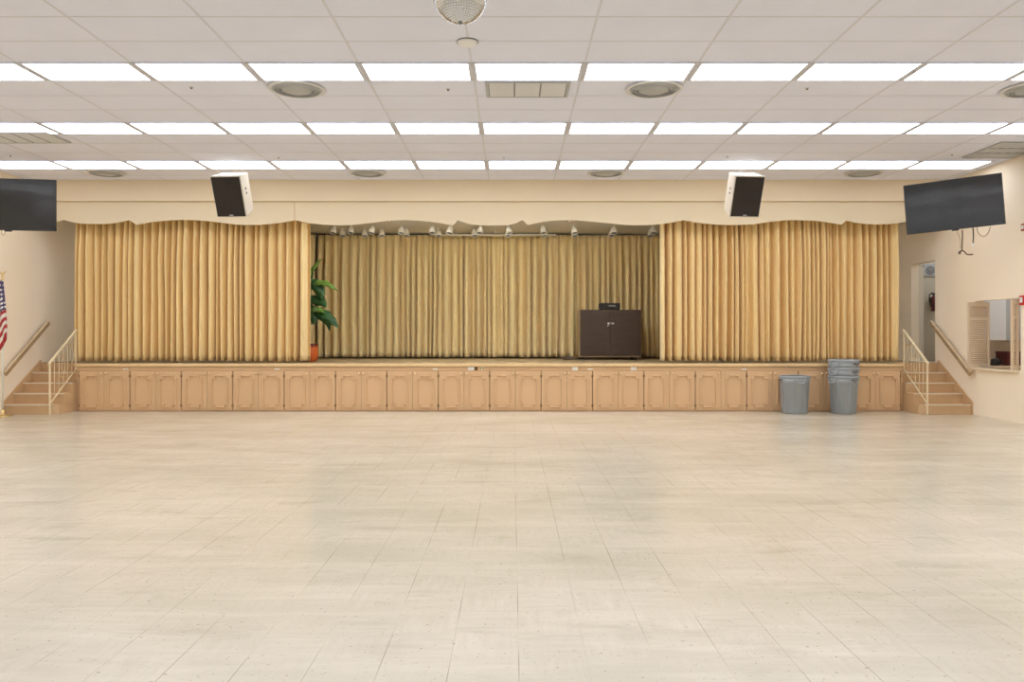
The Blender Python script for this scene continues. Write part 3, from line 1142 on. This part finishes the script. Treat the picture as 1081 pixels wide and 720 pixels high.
for x, w_ in ((414, 'left'), (600, 'right')):
    c = P(x, 233.6, 15.6)
    t = thing('valance_hook', 'small dark hook behind the valance edge, %s of the zigzag middle section' % w_, 'hook', (c.x, 15.36, 0))
    z = H+(CY-233.2)/F*15.36
    MB().tube([(-.045, 0, z+.03), (-.03, 0, z-.005), (-.012, 0, z-.03), (.012, 0, z-.034), (.03, 0, z-.012), (.05, 0, z+.02)], .009, 8).tube(
        [(0, 0, z-.0), (0, 0, ZSC-.001)], .006, 6).tube([(-.045, 0, z+.03), (.05, 0, z+.02)], .007, 6).build('hook', 'hinge', t)

# ------------------------------------------------------------ wheeled cabinet and the box on top
yF = 17.40
cx0, cx1 = (612.5-CX)/F*yF, (677-CX)/F*yF
z0c, z1c = .995, 2.01
t = thing('rolling_cabinet', 'dark brown two door cabinet on casters at right of the stage', 'cabinet', ((cx0+cx1)/2, yF, ZS))
hw = (cx1-cx0)/2
b0, b1 = z0c-ZS, z1c-ZS
MB().box(-hw, hw, .02, .66, b0, b1).build('body', 'cabinet', t, bevel=.004)
for s in (-1, 1):
    x0, x1 = (-hw+.004, -.003) if s < 0 else (.003, hw-.004)
    dd = MB().box(x0, x1, 0, .019, b0+.02, b1-.012).build('door', 'cabinet', t, bevel=.003)
    MB().box(s*.045-.03, s*.045+.03, -.016, -.001, b1-.32, b1-.28).build('latch', 'steel', dd, bevel=.003)
MB().box(-hw-.012, -hw-.001, .02, .66, b0, b1).build('side_panel', 'cabside', t)
MB().tube([(-.045, -.012, b1-.32), (-.06, -.02, b1-.35), (-.07, -.02, b1-.38)], .010, 6).build('padlock', 'steel', t)
MB().box(-hw, hw, .01, .6, b0-.02, b0-.001).build('base_board', 'cabside', t)
for sx in (-1, 1):
    for yy in (.08, .6):
        cs = MB().tube([(sx*(hw-.12)-.015, yy, .034), (sx*(hw-.12)+.015, yy, .034)], .033, 14).build('caster', 'black', t)
        MB().box(sx*(hw-.12)-.022, sx*(hw-.12)+.022, yy-.02, yy+.02, .045, b0-.021).build('caster_fork', 'steel', cs)
t = thing('amplifier', 'small black amplifier box on top of the wheeled cabinet', 'amplifier', ((643.3-CX)/F*17.6, 17.5, z1c+.001))
MB().box(-.22, .225, 0, .3, .012, .15).build('casing', 'black', t, bevel=.008)
MB().box(-.20, .205, -.012, -.001, .02, .14).build('front_panel', 'grille', t)
MB().box(-.03, .12, -.016, -.0125, .075, .10).build('display', 'ventdark', t)
for sx in (-.17, -.12, .17):
    MB().lathe([(.016, 0), (.015, .014), (.001, .015)], 12, mtx=Matrix.Translation((sx, -.012, .06)) @ Matrix.Rotation(PI/2, 4, 'X')).build('dial', 'black', t)
for sx in (-.18, .18):
    MB().box(sx-.02, sx+.02, .03, .25, 0, .012).build('foot', 'black', t)
q = []
rr = random.Random(2)
for i in range(80):
    a = i*.42
    q.append((1.28+.20*math.cos(a)+.03*math.sin(a*.31), 17.55+.14*math.sin(a)+rr.uniform(-.01, .01), ZS+.010+.0006*i))
q += [(1.45, 17.75, ZS+.02), (1.5, 18.1, ZS+.014), (1.8, 18.25, ZS+.014)]
tag(MB().tube(q, .007, 5).build('cable_coil', 'cord'), 'dark cable coiled on the stage floor left of the wheeled cabinet', 'cable')

# ------------------------------------------------------------ potted plant
pd = 16.35
pc = Vector(((325.5-CX)/F*pd, pd, ZS))
pl = thing('potted_plant', 'broad leaved green plant in orange pot half hidden by left curtain', 'plant', pc)
MB().lathe([(.001, .0), (.15, .0), (.185, .05), (.20, .18), (.195, .30), (.185, .345)], 32).build('pot', 'pot', pl)
MB().lathe([(.187, .335), (.205, .34), (.205, .365), (.19, .37), (.17, .33), (.001, .325)], 32).build('pot_rim', 'potdark', pl)
dots = MB()
for i in range(14):
    a = 2*PI*i/14
    dots.lathe([(.001, .012), (.018, .008), (.022, 0), (.001, 0)], 8, mtx=Matrix.Rotation(a, 4, 'Z') @ Matrix.Translation((.19, 0, .31)) @ Matrix.Rotation(PI/2, 4, 'Y'))
dots.build('pot_beads', 'potdark', pl)


def leaf(pts, w_, m, name='leaf', up=Vector((0, -1, .35)), wav=0.):
    pts = [Vector(p) for p in pts]
    q = []
    for i in range(len(pts)-1):
        p0, p1, p2, p3 = pts[max(i-1, 0)], pts[i], pts[i+1], pts[min(i+2, len(pts)-1)]
        for k in range(7):
            u = k/7
            q.append(.5*((2*p1)+(p2-p0)*u+(2*p0-5*p1+4*p2-p3)*u*u+(3*p1-p0-3*p2+p3)*u**3))
    q.append(pts[-1])
    n = len(q)
    vs = []
    for i, p in enumerate(q):
        t_ = (q[min(i+1, n-1)]-q[max(i-1, 0)]).normalized()
        side = t_.cross(up).normalized()
        nr = side.cross(t_).normalized()
        u = i/(n-1)
        ww = w_*(math.sin(PI*min(1, u*1.02+.02))**.75)*(1-.25*u)
        ww *= 1+wav*math.sin(9*u*PI)
        for s in (-1, -.5, 0, .5, 1):
            vs.append(p+side*ww*s+nr*(-.22*ww*(abs(s)-.0)+.012*math.sin(12*u+3*s)))
    fs = [(i*5+j, i*5+j+1, (i+1)*5+j+1, (i+1)*5+j) for i in range(n-1) for j in range(4)]
    o = MB()
    o.add(vs, fs, True)
    return o.build(name, m, pl, solid=.003, fix=False)


def LP(x, y, dz=0.):
    """a point of the plant, measured in the photo, dz metres off the pot's plane"""
    p = P(x, y, pd+dz)
    return Vector((p.x-pc.x, dz, p.z-ZS))


root = Vector((0, 0, .33))
stems = MB()
for e in ((326, 290, -.02), (329, 300, .02), (325, 325, -.05), (322, 310, .06)):
    a = LP(*e)
    stems.tube([root+Vector((a.x*.2, a.y*.3, 0)), (root+a)/2+Vector((a.x*.1, 0, .02)), a], [.02, .015, .008], 8)
stems.build('stems', 'stem', pl)
leaf([LP(326, 292, 0), LP(329, 286, -.02), LP(334, 279, -.05), LP(340, 273, -.08)], .05, 'leaflight')
leaf([LP(327, 306, 0), LP(334, 299, -.1), LP(344, 299, -.16), LP(351, 303, -.2), LP(357, 308, -.22)], .062, 'leaflight', wav=.25)
leaf([LP(326, 296, 0), LP(332, 299, -.08), LP(338, 308, -.14), LP(341, 317, -.16)], .13, 'leafdark')
leaf([LP(326, 312, 0), LP(332, 316, -.1), LP(340, 319, -.15), LP(345, 325, -.2)], .12, 'leafdark')
leaf([LP(326, 326, 0), LP(334, 328, -.1), LP(344, 333, -.18), LP(352, 340, -.22), LP(358, 347, -.24)], .12, 'leafdark', wav=.12)
leaf([LP(325, 331, 0), LP(331, 327, -.12), LP(338, 327, -.2), LP(343, 331, -.24)], .07, 'leaflight')
leaf([LP(325, 318, 0), LP(330, 330, -.1), LP(331, 338, -.12), LP(329, 343, -.13)], .10, 'leafdark')
leaf([LP(326, 330, .05), LP(338, 334, .02), LP(346, 341, .0), LP(348, 350, 0)], .08, 'leafdark')
leaf([LP(325, 300, 0), LP(320, 293, .1), LP(312, 292, .16), LP(304, 298, .2)], .09, 'leafdark')
leaf([LP(324, 318, 0), LP(316, 316, .1), LP(308, 322, .16), LP(302, 332, .2)], .10, 'leafdark')
leaf([LP(325, 308, 0), LP(326, 296, .15), LP(328, 290, .25), LP(331, 288, .34)], .08, 'leafdark')


# ------------------------------------------------------------ grey bins
def text_mesh(body, size, m, parent, mtx, name='lettering', ext=.0012):
    cu = bpy.data.curves.new(name, 'FONT')
    cu.body = body
    cu.size = size
    cu.align_x = 'CENTER'
    cu.align_y = 'CENTER'
    cu.extrude = ext
    tmp = bpy.data.objects.new(name, cu)
    C.objects.link(tmp)
    bpy.context.view_layer.update()
    me = bpy.data.meshes.new_from_object(tmp.evaluated_get(bpy.context.evaluated_depsgraph_get()))
    bpy.data.objects.remove(tmp)
    me.materials.clear()
    me.materials.append(M[m])
    return me


def bin_(label, loc, rz, group=None):
    t = thing('trash_can', label, 'trash can', loc, (0, 0, rz), group)
    Rb, Rt, Hh = .218, .262, .70
    r = lambda z: Rb+(Rt-Rb)*z/Hh
    MB().lathe([(.001, .012), (Rb-.02, .012), (Rb-.012, .0), (Rb, .012), (r(.56), .56), (r(.56)+.014, .568), (r(.66)+.012, .66), (r(.66)+.006, .664),
                (Rt-.006, .664), (Rt-.012, .60), (r(.3)-.012, .3), (Rb-.012, .022), (.001, .022)], 40).build('barrel', 'bin', t)
    MB().lathe([(Rt-.004, .660), (Rt+.018, .660), (Rt+.022, .668), (Rt+.022, .690), (Rt+.014, .70), (Rt-.004, .70), (Rt-.008, .69)], 40).build('rim', 'bin', t)
    ribs = MB()
    for a in range(8):
        ang = 2*PI*a/8+PI/8
        m = Matrix.Rotation(ang, 4, 'Z')
        vs = [(m @ Vector(v)) for v in ((r(.02)-.002, -.006, .02), (r(.02)+.010, -.006, .02), (r(.56)+.010, -.006, .565), (r(.56)-.002, -.006, .565),
                                        (r(.02)-.002, .006, .02), (r(.02)+.010, .006, .02), (r(.56)+.010, .006, .565), (r(.56)-.002, .006, .565))]
        ribs.add(vs, [(0, 1, 2, 3), (7, 6, 5, 4), (0, 4, 5, 1), (1, 5, 6, 2), (2, 6, 7, 3), (3, 7, 4, 0)])
    ribs.build('ribs', 'bin', t)
    for s in (-1, 1):
        h = MB()
        pts = []
        x = s*(Rt+.012)
        for y, z in ((-.095, .665), (-.085, .62), (-.055, .575), (0, .565), (.055, .575), (.085, .62), (.095, .665)):
            xx = s*(math.sqrt(max(0, (Rt+.02)**2-y*y))+.030*(1-abs(y)/.1))
            pts.append((xx, y, z))
        h.tube(pts, .013, 8)
        h.build('handle', 'bin', t)
    me = text_mesh('BRUTE', .052, 'bintext', None, None)
    tz = .62
    for v_ in me.vertices:
        x, y, z = v_.co
        rr_ = r(tz)+.016+z
        a = x/rr_
        v_.co = (rr_*math.sin(a), -rr_*math.cos(a), tz+y)
    o = bpy.data.objects.new('lettering', me)
    C.objects.link(o)
    o.parent = t
    rr_ = r(.585)+.0145
    MB().box(-.014, .014, -rr_-.003, -rr_, .575, .590).build('emblem', 'bintext', t)
    return t


b1_ = bin_('grey round trash can standing alone before the stage', ((840.5-CX)/F*14.62, 14.78, .002), math.radians(0))
# its handle faces the hall in the photo
b1_.rotation_euler = (0, 0, math.radians(-87))
stack = ['bottom', 'middle', 'top']
for i in range(3):
    o = dup(b1_)
    o.location = ((892-CX)/F*14.72, 14.78, .002+.150*i)
    o.rotation_euler = (0, 0, math.radians(22+5*i))
    o['label'] = 'grey round trash can, %s of the stack of three' % stack[i]
    o['group'] = 'stacked grey trash cans'
b1_.location = ((840.5-CX)/F*14.70, 14.78, .002)

# ------------------------------------------------------------ serving hatch shutters and kitchen
def shutter(label, a, b_, z0, z1):
    """leaf from plan point a to plan point b"""
    a, b_ = Vector((*a, 0)), Vector((*b_, 0))
    L = (b_-a).length
    ang = math.atan2(b_.y-a.y, b_.x-a.x)
    t = thing('louvre_shutter', label, 'shutter', (a.x, a.y, z0), (0, 0, ang))
    Hh = z1-z0
    f = MB()
    e = .045
    for p in ((0, e, 0, Hh), (L-e, L, 0, Hh), (e, L-e, 0, .07), (e, L-e, Hh-.07, Hh), (e, L-e, Hh*.73, Hh*.73+.05)):
        f.box(p[0], p[1], -.013, .013, p[2], p[3])
    f.build('frame', 'shutter', t, bevel=.002)
    for z_a, z_b, n in ((.07, Hh*.73, 22), (Hh*.73+.05, Hh-.07, 6)):
        s = MB()
        for i in range(n):
            z = z_a+(z_b-z_a)*(i+.5)/n
            m = Matrix.Translation((0, 0, z)) @ Matrix.Rotation(math.radians(-40), 4, 'X')
            s.box(e, L-e, -.017, .017, -.003, .003, mtx=m)
        s.build('louvres', 'shutter', t)
    return t


shutter('tan louvred shutter folded open at left side of the hatch', (8.17, 14.24), (8.60, 14.32), .873, 2.045)
shutter('tan louvred shutter folded open at right side of the hatch', (8.29, 13.20), (8.43, 13.22), .873, 2.045)

kc = thing('kitchen_wall_cabinet', 'white upper cabinet seen through the serving hatch', 'cabinet', (9.05, 15.08, 1.35))
MB().box(-.45, .33, .02, .335, 0, .95).build('body', 'white', kc)
MB().box(-.448, .328, 0, .018, .003, .947).build('door', 'white', kc, bevel=.003)
kc = thing('kitchen_wall_cabinet', 'grey upper cabinet beside the white one behind the hatch', 'cabinet', (9.75, 15.14, 1.35))
MB().box(-.36, .5, .02, .275, 0, .95).build('body', 'greywhite', kc)
MB().box(-.358, .498, 0, .018, .003, .947).build('door', 'greywhite', kc, bevel=.003)
kt = thing('kitchen_counter', 'tan kitchen counter behind the serving hatch', 'counter', (9.6, 14.8, 0))
MB().box(-1.0, 1.0, 0, .61, .84, .88).build('worktop', 'shutter', kt, bevel=.004)
MB().box(-1.0, 1.0, .05, .61, .003, .838).build('body', 'tan', kt)
bx = thing('dark_red_crate', 'dark red box on the kitchen counter behind the hatch', 'box', (9.62, 15.05, .882))
MB().box(-.34, .3, -.15, .2, 0, .25).build('body', 'darkred', bx, bevel=.012)
MB().box(-.35, .31, -.16, .205, .23, .262).build('lid', 'darkred', bx, bevel=.01)
bk = thing('coffee_maker', 'small black appliance left of the dark red box behind the hatch', 'appliance', (9.12, 15.0, .882))
MB().lathe([(.001, 0), (.075, 0), (.08, .02), (.07, .11), (.05, .13), (.001, .135)], 20).build('body', 'black', bk)
MB().tube([(.07, 0, .03), (.115, 0, .05), (.11, 0, .10), (.065, 0, .11)], .009, 8).build('handle', 'black', bk)

# fire alarm strobe beside the hatch, red box higher up
cs = thing('fire_alarm', 'red fire alarm with clear strobe beside the serving hatch', 'fire alarm', (XR-.001, 13.04, 2.03))
MB().box(-.04, 0, -.065, .065, -.085, .075).build('housing', 'red', cs, bevel=.008)
MB().box(-.075, -.041, -.045, -.005, -.045, .045).build('strobe', 'clear', cs, bevel=.012)
MB().box(-.046, -.041, .03, .038, -.05, .05).build('lettering_strip', 'plate', cs)
ra = thing('alarm_button', 'small faded red box high on the right wall', 'alarm box', (XR-.001, 13.00, 3.22))
MB().box(-.045, 0, -.07, .05, -.06, .06).build('housing', 'redbrown', ra, bevel=.006)
MB().box(-.052, -.046, -.03, .03, -.03, .03).build('cover', 'plate', ra)

# hallway things
sp = thing('wall_speaker', 'square ceiling height speaker plate on the hallway wall', 'wall speaker', (9.06, 17.247, 2.86))
MB().box(-.14, .14, -.03, 0, -.13, .13).build('plate', 'ventpanel', sp, bevel=.006)
MB().lathe([(.095, 0), (.095, .01), (.075, .012), (.07, .002), (.05, .004), (.045, .01), (.001, .012)], 24,
           mtx=Matrix.Translation((0, -.03, 0)) @ Matrix.Rotation(PI/2, 4, 'X')).build('grille_ring', 'ventdark', sp)
fe = thing('fire_extinguisher', 'red fire extinguisher hanging on the hallway wall', 'fire extinguisher', (9.10, 17.15, 1.97))
MB().lathe([(.001, 0), (.05, 0), (.056, .02), (.056, .26), (.045, .31), (.02, .335), (.02, .36), (.001, .36)], 20).build('cylinder', 'darkred', fe)
MB().tube([(0, -.01, .35), (-.05, -.02, .40), (-.10, -.02, .36), (-.105, -.02, .25), (-.085, -.02, .14)], .012, 8).build('hose', 'black', fe)
MB().box(-.04, .05, -.012, .012, .362, .39).build('valve_handle', 'black', fe)
MB().box(-.03, .03, .058, .096, .1, .3).build('wall_bracket', 'black', fe)

# ------------------------------------------------------------ flag on its stand
fx, fy = -9.12, 14.2
ft = thing('flag_stand', 'brass based white flag pole standing by the left wall', 'flag stand', (fx, fy, 0))
MB().lathe([(.001, .002), (.15, .002), (.152, .012), (.13, .022), (.05, .03), (.03, .04), (.028, .11), (.022, .12), (.001, .12)], 32).build('base', 'brass', ft)
MB().tube([(0, 0, .12), (0, 0, 2.48)], .015, 12).build('pole', 'plate', ft)
MB().lathe([(.02, 2.44), (.024, 2.46), (.014, 2.48), (.026, 2.51), (.014, 2.54), (.001, 2.55)], 16).tube(
    [(-.07, 0, 2.60), (-.035, 0, 2.56), (0, 0, 2.535), (.03, 0, 2.565), (.05, 0, 2.59), (.075, 0, 2.60)], [.004, .012, .018, .014, .01, .004], 8).build('eagle_finial', 'brass', ft)
# cloth gathered round the pole: zigzag folds hanging from the hoist
nz, nu = 40, 60
vs, uvs = [], []
for j in range(nz+1):
    v_ = j/nz
    for i in range(nu+1):
        u = i/nu
        spread = .025+.105*min(1, v_*1.25)
        x = .016+spread*(.5+.5*math.sin(u*5.5*PI-.5*PI))*(.6+.4*u)
        y = -.10*u+.02*math.sin(u*11*PI+4*v_)-.020
        drop = 2.42-v_*1.22-u*.10*v_+2.3*x*v_
        vs.append((x-.01*u, y, drop))
        uvs.append((u*.75, 1-v_))
fs = [(j*(nu+1)+i, (j+1)*(nu+1)+i, (j+1)*(nu+1)+i+1, j*(nu+1)+i+1) for j in range(nz) for i in range(nu)]
b = MB()
b.add(vs, fs, True)
fo = b.build('flag', 'flag', solid=.002, fix=False)
ul = fo.data.uv_layers.new(name='uv')
for lp_ in fo.data.loops:
    ul.data[lp_.index].uv = uvs[lp_.vertex_index]
fo.location = (fx, fy, 0)
tag(fo, 'draped stars and stripes flag hanging on the pole by the left wall', 'flag')
